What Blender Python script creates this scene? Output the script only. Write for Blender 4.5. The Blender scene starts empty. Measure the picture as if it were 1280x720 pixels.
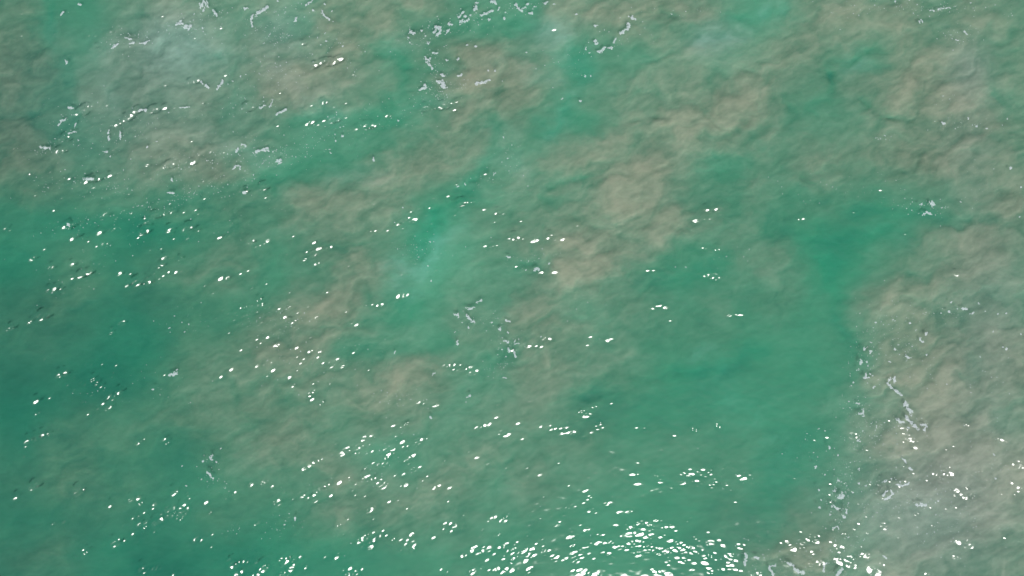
import bpy, math, random
import numpy as np

# ------------------------------------------------------------------ camera, world, sun
S_ = 0.05                      # metres of sea per unit of the survey coordinates below
CAM_H = 64.0 * 30.0 / 36.0     # straight down from a drone
sc = bpy.context.scene
cam_d = bpy.data.cameras.new("camera"); cam = bpy.data.objects.new("camera", cam_d)
sc.collection.objects.link(cam); sc.camera = cam
cam.location = (0, 0, CAM_H); cam.rotation_euler = (0, 0, 0)
cam_d.lens = 30; cam_d.sensor_width = 36; cam_d.clip_end = 6000; cam_d.clip_start = 0.5

SUN = np.array([9.5, -30.4, CAM_H]); SUN = SUN / np.linalg.norm(SUN)
elev = math.asin(SUN[2]); azim = math.atan2(SUN[0], SUN[1])
w = bpy.data.worlds.new("World"); sc.world = w; w.use_nodes = True
nt = w.node_tree; bg = nt.nodes["Background"]
sky = nt.nodes.new("ShaderNodeTexSky"); sky.sky_type = 'NISHITA'; sky.sun_disc = False
sky.sun_elevation = elev; sky.sun_rotation = azim
nt.links.new(sky.outputs[0], bg.inputs[0]); bg.inputs[1].default_value = 0.10
sl = bpy.data.lights.new("sun", 'SUN'); sl.energy = 3.0; sl.angle = math.radians(0.53); sl.color = (1.0, 0.965, 0.91)
so = bpy.data.objects.new("sun", sl); sc.collection.objects.link(so)
from mathutils import Vector
so.rotation_euler = Vector(SUN).to_track_quat('Z', 'Y').to_euler(); so.location = (20, -40, 80)
sc.view_settings.view_transform = 'Standard'; sc.view_settings.look = 'None'
sc.view_settings.exposure = 0; sc.view_settings.gamma = 1
sc.render.engine = 'CYCLES'
sc.cycles.max_bounces = 6; sc.cycles.transparent_max_bounces = 8
sc.render.resolution_x = 1024; sc.render.resolution_y = 576

# ------------------------------------------------------------------ noise
def lattice(ix, iy, seed):
    h = (ix.astype(np.int64) * 374761393 + iy.astype(np.int64) * 668265263 + seed * 1442695041) & 0xffffffff
    h = ((h ^ (h >> 13)) * 1274126177) & 0xffffffff
    h = h ^ (h >> 16)
    return (h & 0xffff).astype(np.float32) * (2 * math.pi / 65536.0)
def gnoise(x, y, seed=0):
    x0 = np.floor(x); y0 = np.floor(y); fx = (x - x0).astype(np.float32); fy = (y - y0).astype(np.float32)
    ux = fx * fx * fx * (fx * (fx * 6 - 15) + 10); uy = fy * fy * fy * (fy * (fy * 6 - 15) + 10)
    ix = x0.astype(np.int64); iy = y0.astype(np.int64)
    def g(dx, dy):
        a = lattice(ix + dx, iy + dy, seed)
        return np.cos(a) * (fx - dx) + np.sin(a) * (fy - dy)
    n0 = g(0, 0) * (1 - ux) + g(1, 0) * ux
    n1 = g(0, 1) * (1 - ux) + g(1, 1) * ux
    return (n0 * (1 - uy) + n1 * uy) * 1.5
def fbm(x, y, octv, seed=0, gain=0.5):
    a = 1.0; r = 0; t = 0
    for k in range(octv):
        r = r + a * gnoise(x * 2 ** k + 17.3 * k, y * 2 ** k - 9.1 * k, seed + k); t += a; a *= gain
    return r / t * 1.4
def ridge(x, y, octv, seed=0, gain=0.55):
    a = 1.0; r = 0; t = 0
    for k in range(octv):
        r = r + a * (1 - 2.2 * (np.sqrt(gnoise(x * 2 ** k + 3.7 * k, y * 2 ** k + 5.1 * k, seed + k) ** 2 + .012) - .06)); t += a; a *= gain
    return r / t

# ------------------------------------------------------------------ survey of the sea (u right, v down, 1280 x 720 units = 64 x 36 m)
SAND = """
42145654 53665533 25666542 36656454
64256555 66643266 43224434 55335654
52446563 77644376 64355557 43457764
53345665 52222454 33245764 42345665
54346664 22346653 45667433 45456755
33333334 45564223 44567534 23322346
11110134 34443124 46666543 31112465
02312344 13552123 36753123 41035564
23212222 35642243 64343232 31256554
22100234 66543234 55442221 11245666
11001345 45446533 55432111 11267766
01223444 45465434 43210111 12356864
13322134 55422344 43322222 11356866
23322123 33543543 43221222 02355667
11221122 13444432 22111122 14454465
23100000 00001121 22111113 56455555
"""
LUMA = """
33344555 55555445 45555445 55555444
33444554 45444355 45445555 44444554
22334444 45544454 44455445 43445554
22334444 44444444 44445653 43444444
22334444 44445554 55555444 44444444
22333333 44454335 44555434 33333344
22221233 33343454 45555443 33233444
12322333 33444554 45543334 43344444
11111223 34444444 44443333 33345444
11111233 44444444 44443333 33344444
01001334 34445444 44433322 33355544
01123333 34444444 43222233 33455544
12222124 44443444 43333333 23445545
12222233 33444444 33333333 23444445
11121222 23433433 33333322 23454454
12110011 22222333 33333223 44454444
"""
def grid(t):
    return np.array([[float(c) for c in ln.replace(' ', '')] for ln in t.strip().split('\n')], np.float32)
SANDG = grid(SAND); LUMAG = grid(LUMA)
def sample(G, u, v):
    gx = np.clip(u / 40.0 - 0.5, 0, 30.999); gy = np.clip(v / 45.0 - 0.5, 0, 14.999)
    x0 = gx.astype(np.int64); y0 = gy.astype(np.int64); fx = gx - x0; fy = gy - y0
    P = np.pad(G, 1, mode='edge')
    def wts(f): return [(1 - f) ** 3 / 6, (3 * f ** 3 - 6 * f ** 2 + 4) / 6, (-3 * f ** 3 + 3 * f ** 2 + 3 * f + 1) / 6, f ** 3 / 6]
    P = np.pad(P, ((0, 1), (0, 1)), mode='edge')
    def cat(f): return [(-f ** 3 + 2 * f ** 2 - f) / 2, (3 * f ** 3 - 5 * f ** 2 + 2) / 2, (-3 * f ** 3 + 4 * f ** 2 + f) / 2, (f ** 3 - f ** 2) / 2]
    wx = [.45 * a + .55 * b for a, b in zip(wts(fx), cat(fx))]; wy = [.45 * a + .55 * b for a, b in zip(wts(fy), cat(fy))]; r = 0
    for j in range(4):
        for i in range(4):
            r = r + P[y0 + j, x0 + i] * wx[i] * wy[j]
    return r
# valleys between billows, less sand, shade darkened into the colour: (points, width, strength)
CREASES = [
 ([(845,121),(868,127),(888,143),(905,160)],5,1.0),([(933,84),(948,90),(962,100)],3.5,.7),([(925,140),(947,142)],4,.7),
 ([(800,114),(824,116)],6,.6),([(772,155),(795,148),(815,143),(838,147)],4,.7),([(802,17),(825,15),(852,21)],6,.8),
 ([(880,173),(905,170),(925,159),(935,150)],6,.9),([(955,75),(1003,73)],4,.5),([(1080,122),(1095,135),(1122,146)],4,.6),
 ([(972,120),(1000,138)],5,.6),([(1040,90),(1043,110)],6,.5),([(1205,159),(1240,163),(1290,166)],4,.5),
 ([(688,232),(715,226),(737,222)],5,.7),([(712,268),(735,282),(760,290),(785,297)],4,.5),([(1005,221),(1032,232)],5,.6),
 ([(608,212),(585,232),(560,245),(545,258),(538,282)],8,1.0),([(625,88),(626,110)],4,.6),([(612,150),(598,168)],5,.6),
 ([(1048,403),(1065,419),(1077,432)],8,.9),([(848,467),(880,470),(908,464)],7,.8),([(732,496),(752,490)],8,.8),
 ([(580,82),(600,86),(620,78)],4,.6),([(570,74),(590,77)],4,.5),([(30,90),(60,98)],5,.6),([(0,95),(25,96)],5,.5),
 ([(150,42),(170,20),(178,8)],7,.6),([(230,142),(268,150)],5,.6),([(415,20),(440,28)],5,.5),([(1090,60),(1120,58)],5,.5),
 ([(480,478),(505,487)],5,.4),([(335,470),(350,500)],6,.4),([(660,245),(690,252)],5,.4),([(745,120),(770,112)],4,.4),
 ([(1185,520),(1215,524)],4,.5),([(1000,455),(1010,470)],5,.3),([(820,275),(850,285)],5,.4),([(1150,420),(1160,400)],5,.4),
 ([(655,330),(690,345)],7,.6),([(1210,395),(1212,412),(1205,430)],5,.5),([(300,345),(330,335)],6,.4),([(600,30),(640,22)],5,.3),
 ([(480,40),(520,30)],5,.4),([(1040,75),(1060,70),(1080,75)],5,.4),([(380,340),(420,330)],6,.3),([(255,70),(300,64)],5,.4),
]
RIDGES = [
 ([(812,160),(845,150),(880,162),(905,168)],7,.7),([(910,125),(935,128),(925,138)],7,.6),([(700,330),(735,325),(748,340)],10,.5),
 ([(1000,95),(1020,85)],6,.4),([(1060,20),(1100,35),(1130,30)],9,.4),([(1165,110),(1200,118),(1220,140)],9,.5),([(800,205),(830,200)],8,.6),
 ([(555,92),(590,95)],8,.5),([(520,70),(560,58)],8,.4),([(870,140),(893,152)],5,.4),([(560,215),(600,208)],8,.4),([(720,180),(745,172)],6,.4),
 ([(1155,355),(1172,352)],9,.6),([(850,108),(890,98),(915,100)],7,.3),([(500,245),(520,240)],7,.3),([(540,470),(510,485)],10,.3),
 ([(770,258),(800,252),(825,265)],10,.3),([(1130,560),(1165,565)],9,.3),([(865,205),(900,218)],7,.4),([(1080,190),(1110,205)],8,.3)]
PLUMES = """780,60,1240,70:60:.55|760,190,1010,120:50:.55|1000,190,1240,200:40:.4|1010,40,900,110,820,180,740,250,700,330:30:.9|540,200,450,250,380,320,350,420,430,480,540,470:24:.6|1150,370,1180,480,1220,600:40:.5|1080,190,1180,205,1280,230:26:.5|700,20,860,20:20:.5|530,75,560,60,620,68,640,85,600,100,550,100:14:1.5|470,30,500,15,520,35:14:.8|400,30,440,40:14:.8|700,15,760,20,860,10,900,25:16:1|860,85,920,95,950,60,1020,25,1060,15:16:.9
830,150,880,165,900,130,940,120:18:1.2|700,200,760,185,800,150:18:.9|740,250,800,260,840,270:22:.8|660,310,700,330,740,340,760,310:20:1.2|820,50,850,60:14:.6|1060,110,1120,95,1180,120,1240,150:20:1.1
1000,130,1060,110:12:.5|1080,40,1140,30:14:.6|1000,200,1100,195,1180,210,1250,220:18:.8|1220,240,1280,260:20:1|1160,300,1240,300,1250,330:16:1|1100,365,1170,355:18:1.1|1120,430,1200,440,1190,500,1130,560:30:.7
1150,590,1220,560,1270,570:24:.9|1000,630,1010,660,985,690:18:1.2|1210,650,1230,652:16:.6|380,90,420,80:20:.9|330,120,400,110:16:.6|130,90,200,100:26:.7|210,15,230,25:12:1|170,180,260,190,260,210:20:.8|20,170,60,160:18:.7
10,100,20,120:14:.6|0,40,30,50:20:.5|450,245,480,245:14:.9|380,255,430,250:16:.7|540,190,600,180,590,210:18:.7|500,200,560,215,610,210:12:.7|640,110,660,80,680,75:12:.8|640,130,650,150:16:.6|430,320,470,330,460,360:18:.8
350,400,400,380,440,370:24:.8|340,430,400,440:20:.6|490,480,540,460,560,450:20:1|360,550,330,530,400,540:24:.7|650,400,690,400:16:.9|575,420,590,422:14:.6|660,500,640,520:24:.6|420,640,450,620,500,610:24:.6|900,290,960,300,940,330:20:.5
940,220,960,210:14:.8|975,315,960,340:14:.6|950,380,990,390:14:.5|30,700,70,680:16:.7|200,520,150,560:20:.4"""
CHANNELS = """840,470,920,500,1000,560,1030,480:40:.5|60,0,55,50,80,90,90,150,60,170,30,140:12:1.2|30,100,25,140:8:.8|170,25,160,40:8:.8|250,75,270,70:8:1|480,60,500,75,505,110,490,130:12:1.3|510,20,560,35,660,30:12:1|700,35,720,60,730,90,710,130,690,160:16:1
820,35,880,30,960,15,980,5:10:.9|860,45,900,45:10:.8|480,130,560,130,600,120:10:1|330,160,420,140,500,150:12:1|280,150,290,115:6:.8|220,250,330,225,420,200,480,180:14:1|0,260,100,280,230,290,330,280:16:.7|620,150,610,200,580,240,545,270,520,310:12:1.2
725,155,740,160:14:1|800,75,830,80,850,60:10:.6|1070,80,1110,75:12:.6|1040,90,1035,120,1020,140:8:.7|1190,30,1170,40:8:.7|1240,80,1245,120:12:.9|885,170,910,200,880,215,940,200:11:.9|960,185,940,170:8:.6|680,235,700,225,730,222:7:1
650,330,690,325:8:1|760,350,830,350,900,330:18:1|840,320,890,300,930,250:14:.8|1000,240,1080,260,1160,270,1240,280:12:.9|960,290,1050,300,1120,290:16:1|1040,320,1050,400,1080,450:14:1|1140,340,1160,345:8:.6|1210,400,1220,430,1215,470:12:.7
460,370,520,390,500,400:14:1.1|430,440,500,440,560,430:10:.9|640,440,620,450:10:.8|300,470,370,480,360,500:8:.6|830,470,900,465,950,440:14:1|720,500,760,490:12:.9"""
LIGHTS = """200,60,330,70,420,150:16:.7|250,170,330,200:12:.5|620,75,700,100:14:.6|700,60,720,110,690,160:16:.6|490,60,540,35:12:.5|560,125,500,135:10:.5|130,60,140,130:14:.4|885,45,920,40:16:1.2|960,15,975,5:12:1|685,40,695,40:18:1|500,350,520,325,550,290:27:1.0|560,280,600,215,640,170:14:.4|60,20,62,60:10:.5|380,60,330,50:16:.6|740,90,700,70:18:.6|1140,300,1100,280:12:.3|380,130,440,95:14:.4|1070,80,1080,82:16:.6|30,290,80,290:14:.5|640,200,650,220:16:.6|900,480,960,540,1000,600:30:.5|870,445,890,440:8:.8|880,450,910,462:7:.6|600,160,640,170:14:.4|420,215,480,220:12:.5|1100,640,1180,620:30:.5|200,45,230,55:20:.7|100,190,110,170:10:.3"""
def unpack(t):
    out = []
    for it in t.replace(chr(10), '|').split('|'):
        p, wd, st = it.split(':'); p = [float(a) for a in p.split(',')]
        out.append((list(zip(p[::2], p[1::2])), float(wd), float(st)))
    return out
PLUMES, CHANNELS, LIGHTS = unpack(PLUMES), unpack(CHANNELS), unpack(LIGHTS)
def strokes(lst, u, v, wu, wv):
    acc = np.zeros_like(u)
    for pts, wd, st in lst:
        pts = np.array(pts, float)
        x0, y0 = pts.min(0) - wd * 3.5 - 12; x1, y1 = pts.max(0) + wd * 3.5 + 12
        m = (u > x0) & (u < x1) & (v > y0) & (v < y1)
        if not m.any(): continue
        a = u[m] + wu[m]; b = v[m] + wv[m]; best = np.full(a.shape, 1e9)
        for k in range(len(pts) - 1):
            d = pts[k + 1] - pts[k]; L = (d ** 2).sum()
            t = np.clip(((a - pts[k][0]) * d[0] + (b - pts[k][1]) * d[1]) / L, 0, 1)
            best = np.minimum(best, np.hypot(a - pts[k][0] - t * d[0], b - pts[k][1] - t * d[1]))
        acc[m] = np.maximum(acc[m], st * np.exp(-(best / wd) ** 2))
    return acc

def sediment(u, v):
    """sand load 0..9, brightness of the suspension with valley shade painted in, milkiness, relief in metres"""
    w1u = fbm(u / 110, v / 80, 3, 11) * 13; w1v = fbm(u / 110, v / 80, 3, 21) * 10
    w2u = fbm(u / 42, v / 30, 5, 31, .6) * 13;   w2v = fbm(u / 42, v / 30, 5, 41, .6) * 9
    uu = u + w1u + w2u; vv = v + w1v + w2v
    sand = sample(SANDG, uu, vv); luma = sample(LUMAG, uu, vv)
    inside = np.clip(1 - np.maximum(np.maximum(-u, u - 1280), np.maximum(-v, v - 720)) / 120.0, 0, 1)
    far = 3.2 + 3.0 * fbm(uu / 190, vv / 120, 4, 77)
    farl = 3.3 + 1.4 * fbm(uu / 210, vv / 140, 3, 87)
    sand = sand * inside + far * (1 - inside); luma = luma * inside + farl * (1 - inside)
    # streaks run gently up to the right; billows break them
    ang = math.radians(25); ca, sa = math.cos(ang), math.sin(ang)
    p = (uu * ca - vv * sa); q = (uu * sa + vv * ca)
    p2 = p + fbm(u / 60, v / 60, 3, 51) * 22; q2 = q + fbm(u / 60, v / 60, 3, 61) * 22
    st = fbm(p2 / 95, q2 / 38, 6, 101, 0.56)
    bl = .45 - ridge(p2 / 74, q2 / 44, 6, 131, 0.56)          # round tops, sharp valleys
    blr = .45 - ridge(p2 / 74, q2 / 44, 3, 131, 0.45)
    fine = fbm(p2 / 19, q2 / 9, 4, 171, 0.65)
    pf = u * ca - v * sa + .35 * w2u; qf = u * sa + v * ca + .35 * w2v
    fine = .45 * fine + .9 * fbm(pf / 34, qf / 10, 5, 195, .66)
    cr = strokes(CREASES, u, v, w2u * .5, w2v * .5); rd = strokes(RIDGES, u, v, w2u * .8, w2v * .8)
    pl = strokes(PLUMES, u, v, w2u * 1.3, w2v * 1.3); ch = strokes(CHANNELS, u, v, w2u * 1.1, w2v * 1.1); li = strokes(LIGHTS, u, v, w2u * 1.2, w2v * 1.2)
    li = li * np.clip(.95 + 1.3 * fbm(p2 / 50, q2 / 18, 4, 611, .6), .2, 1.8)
    load = np.clip((sand - .6) / 4.5, 0.14, 1.15)
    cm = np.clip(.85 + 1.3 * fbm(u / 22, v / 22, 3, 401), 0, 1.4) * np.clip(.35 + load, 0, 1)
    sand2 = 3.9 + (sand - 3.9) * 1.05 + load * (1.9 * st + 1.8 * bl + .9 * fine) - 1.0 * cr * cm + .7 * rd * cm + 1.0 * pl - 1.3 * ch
    luma2 = luma + (.14 + .9 * load) * (1.0 * st + 1.7 * np.where(bl < 0, bl * 1.5, bl) + 2.2 * fine + .05) + .5 * fbm(u / 40, v / 30, 5, 201, .6) + .12 * np.clip(sand2 - 4.5, -3, 3) - 1.3 * cr * cm + .7 * rd * cm + .15 * pl - .55 * ch + 1.2 * li  # creases and billow valleys darkened too: their shade painted into the brightness
    milk = 4.5 * np.exp(-(((u - 1190) / 130) ** 2 + ((v - 620) / 120) ** 2)) + 3 * np.exp(-(((u - 1240) / 60) ** 2 + ((v - 400) / 120) ** 2)) \
         + 4 * np.exp(-(((u - 215) / 55) ** 2 + ((v - 50) / 45) ** 2)) + 3.5 * np.exp(-(((u - 1215) / 28) ** 2 + ((v - 80) / 34) ** 2)) \
         + 3.0 * np.exp(-(((u - 150) / 200) ** 2 + ((v - 120) / 110) ** 2)) + 3.0 * np.exp(-(((u - 890) / 30) ** 2 + ((v - 45) / 25) ** 2)) \
         + 1.5 * np.exp(-(((u - 1150) / 90) ** 2 + ((v - 660) / 60) ** 2)) + 2 * np.exp(-(((u - 1215) / 40) ** 2 + ((v - 160) / 90) ** 2)) \
         + 2 * np.exp(-(((u - 690) / 45) ** 2 + ((v - 40) / 25) ** 2)) + 2.5 * np.exp(-(((u - 350) / 40) ** 2 + ((v - 30) / 30) ** 2))
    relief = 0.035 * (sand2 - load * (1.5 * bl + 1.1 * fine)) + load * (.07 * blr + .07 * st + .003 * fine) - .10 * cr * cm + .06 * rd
    return sand2, luma2, milk, relief, li

def axis(half, step, far):
    n = int(half / step); a = list(np.linspace(0, half, n + 1)); d = half / n
    while a[-1] < far:
        d *= 1.16; a.append(a[-1] + d)
    a = np.array(a); return np.concatenate([-a[:0:-1], a])
def sheet(name, xs, ys, Z):
    nx, ny = len(xs), len(ys); X, Y = np.meshgrid(xs, ys)
    co = np.stack([X, Y, Z], -1).reshape(-1, 3).astype(np.float32)
    i = np.arange(nx - 1)[None, :] + (np.arange(ny - 1) * nx)[:, None]
    f = np.stack([i, i + 1, i + 1 + nx, i + nx], -1).reshape(-1, 4).astype(np.int32)
    return mesh_np(name, co, f)
def mesh_np(name, co, f, smooth=True):
    me = bpy.data.meshes.new(name); n = len(co); k = f.shape[1]
    me.vertices.add(n); me.vertices.foreach_set("co", co.ravel())
    me.loops.add(f.size); me.loops.foreach_set("vertex_index", f.ravel())
    me.polygons.add(len(f)); me.polygons.foreach_set("loop_start", np.arange(len(f), dtype=np.int32) * k)
    me.polygons.foreach_set("loop_total", np.full(len(f), k, np.int32))
    me.polygons.foreach_set("use_smooth", np.full(len(f), smooth, bool))
    me.update(calc_edges=True)
    return me
def link(name, me, mat):
    o = bpy.data.objects.new(name, me); sc.collection.objects.link(o); me.materials.append(mat); return o

# ------------------------------------------------------------------ materials
def mat_sand():
    m = bpy.data.materials.new("suspended_sand"); m.use_nodes = True; t = m.node_tree; b = t.nodes["Principled BSDF"]
    b.inputs["Roughness"].default_value = 1; b.inputs["Specular IOR Level"].default_value = 0
    b.subsurface_method = 'BURLEY'; b.inputs["Subsurface Weight"].default_value = 1; b.inputs["Subsurface Scale"].default_value = .42; b.inputs["Subsurface Radius"].default_value = (.6, .8, .7)
    at = t.nodes.new("ShaderNodeAttribute"); at.attribute_name = "load_shade_colour"
    tc = t.nodes.new("ShaderNodeTexCoord"); mp = t.nodes.new("ShaderNodeMapping"); mp.inputs["Scale"].default_value = (.8, 2.0, 1); mp.inputs["Rotation"].default_value = (0, 0, math.radians(-16))
    nz = t.nodes.new("ShaderNodeTexNoise"); nz.inputs["Scale"].default_value = 1.5; nz.inputs["Detail"].default_value = 6; nz.inputs["Roughness"].default_value = .6; nz.inputs["Distortion"].default_value = .8
    mr = t.nodes.new("ShaderNodeMapRange"); mr.inputs[1].default_value = .25; mr.inputs[2].default_value = .75; mr.inputs[3].default_value = .93; mr.inputs[4].default_value = 1.07
    vm = t.nodes.new("ShaderNodeVectorMath"); vm.operation = 'SCALE'
    t.links.new(tc.outputs["Object"], mp.inputs[0]); t.links.new(mp.outputs[0], nz.inputs["Vector"]); t.links.new(nz.outputs["Fac"], mr.inputs[0])
    t.links.new(at.outputs["Color"], vm.inputs[0]); t.links.new(mr.outputs[0], vm.inputs["Scale"]); t.links.new(vm.outputs[0], b.inputs["Base Color"])
    return m
def mat_water():
    m = bpy.data.materials.new("sea_surface"); m.use_nodes = True; t = m.node_tree; t.nodes.clear()
    out = t.nodes.new("ShaderNodeOutputMaterial"); mx = t.nodes.new("ShaderNodeMixShader"); fr = t.nodes.new("ShaderNodeFresnel"); fr.inputs[0].default_value = 1.34
    tr = t.nodes.new("ShaderNodeBsdfTransparent"); g2 = t.nodes.new("ShaderNodeMixShader"); g2.inputs[0].default_value = .2
    for k, r in ((1, .185), (2, .48)):          # clean facets, and facets broken by capillary ripples too fine to model
        gl = t.nodes.new("ShaderNodeBsdfAnisotropic"); gl.distribution = 'BECKMANN'; gl.inputs["Roughness"].default_value = r; gl.inputs["Color"].default_value = (1, 1, 1, 1)
        t.links.new(gl.outputs[0], g2.inputs[k])
    t.links.new(fr.outputs[0], mx.inputs[0]); t.links.new(tr.outputs[0], mx.inputs[1]); t.links.new(g2.outputs[0], mx.inputs[2]); t.links.new(mx.outputs[0], out.inputs[0])
    return m
def mat_foam():
    m = bpy.data.materials.new("sea_foam"); m.use_nodes = True; t = m.node_tree; b = t.nodes["Principled BSDF"]
    b.inputs["Roughness"].default_value = .7; b.inputs["Specular IOR Level"].default_value = .3
    tc = t.nodes.new("ShaderNodeTexCoord"); nz = t.nodes.new("ShaderNodeTexNoise"); nz.inputs["Scale"].default_value = 9; nz.inputs["Detail"].default_value = 3
    cr = t.nodes.new("ShaderNodeValToRGB"); cr.color_ramp.elements[0].position = .3; cr.color_ramp.elements[0].color = (.62, .70, .68, 1)
    cr.color_ramp.elements[1].position = .65; cr.color_ramp.elements[1].color = (.88, .93, .92, 1)
    t.links.new(tc.outputs["Object"], nz.inputs["Vector"]); t.links.new(nz.outputs["Fac"], cr.inputs[0]); t.links.new(cr.outputs[0], b.inputs["Base Color"])
    mx = t.nodes.new("ShaderNodeMixShader"); tr = t.nodes.new("ShaderNodeBsdfTransparent"); mx.inputs[0].default_value = .54
    t.links.new(tr.outputs[0], mx.inputs[1]); t.links.new(b.outputs[0], mx.inputs[2]); t.links.new(mx.outputs[0], t.nodes["Material Output"].inputs[0])
    return m
M_SAND, M_WATER, M_FOAM = mat_sand(), mat_water(), mat_foam()

# ------------------------------------------------------------------ sand clouds hanging under the surface
K_LIGHT = np.array([1.06, 1.06, 1.10])
xs = axis(34, 0.095, 2500); ys = axis(20, 0.095, 2500)
X, Y = np.meshgrid(xs, ys); u = (X / S_ + 640).astype(np.float32); v = (360 - Y / S_).astype(np.float32)
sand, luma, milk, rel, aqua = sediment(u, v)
dist = np.maximum(np.abs(X) / 36, np.abs(Y) / 21); damp = np.clip(1.6 - dist * .6, 0, 1)
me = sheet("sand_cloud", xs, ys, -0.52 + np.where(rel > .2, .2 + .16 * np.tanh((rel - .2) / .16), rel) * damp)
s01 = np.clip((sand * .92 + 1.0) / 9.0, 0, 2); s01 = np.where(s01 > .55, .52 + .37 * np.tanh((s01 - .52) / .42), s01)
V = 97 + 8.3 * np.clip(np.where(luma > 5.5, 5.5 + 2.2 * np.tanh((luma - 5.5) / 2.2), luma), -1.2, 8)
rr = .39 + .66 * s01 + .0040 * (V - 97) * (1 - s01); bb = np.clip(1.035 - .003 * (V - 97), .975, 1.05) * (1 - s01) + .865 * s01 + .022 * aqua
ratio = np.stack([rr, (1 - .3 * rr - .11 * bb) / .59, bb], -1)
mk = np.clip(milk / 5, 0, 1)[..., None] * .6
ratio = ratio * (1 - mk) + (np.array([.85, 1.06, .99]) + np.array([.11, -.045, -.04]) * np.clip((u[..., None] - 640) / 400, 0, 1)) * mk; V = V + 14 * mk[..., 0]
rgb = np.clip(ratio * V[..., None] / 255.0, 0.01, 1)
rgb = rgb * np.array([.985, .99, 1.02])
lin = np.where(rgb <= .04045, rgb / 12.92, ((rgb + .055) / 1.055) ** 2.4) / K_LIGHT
ca_ = me.color_attributes.new("load_shade_colour", 'FLOAT_COLOR', 'POINT')
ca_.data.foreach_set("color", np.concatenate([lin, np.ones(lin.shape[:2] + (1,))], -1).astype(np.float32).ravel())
o = link("sand_cloud", me, M_SAND); o["kind"] = "stuff"
o["label"] = "tan clouds of stirred up sand hanging in the green sea water"; o["category"] = "sand cloud"

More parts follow.
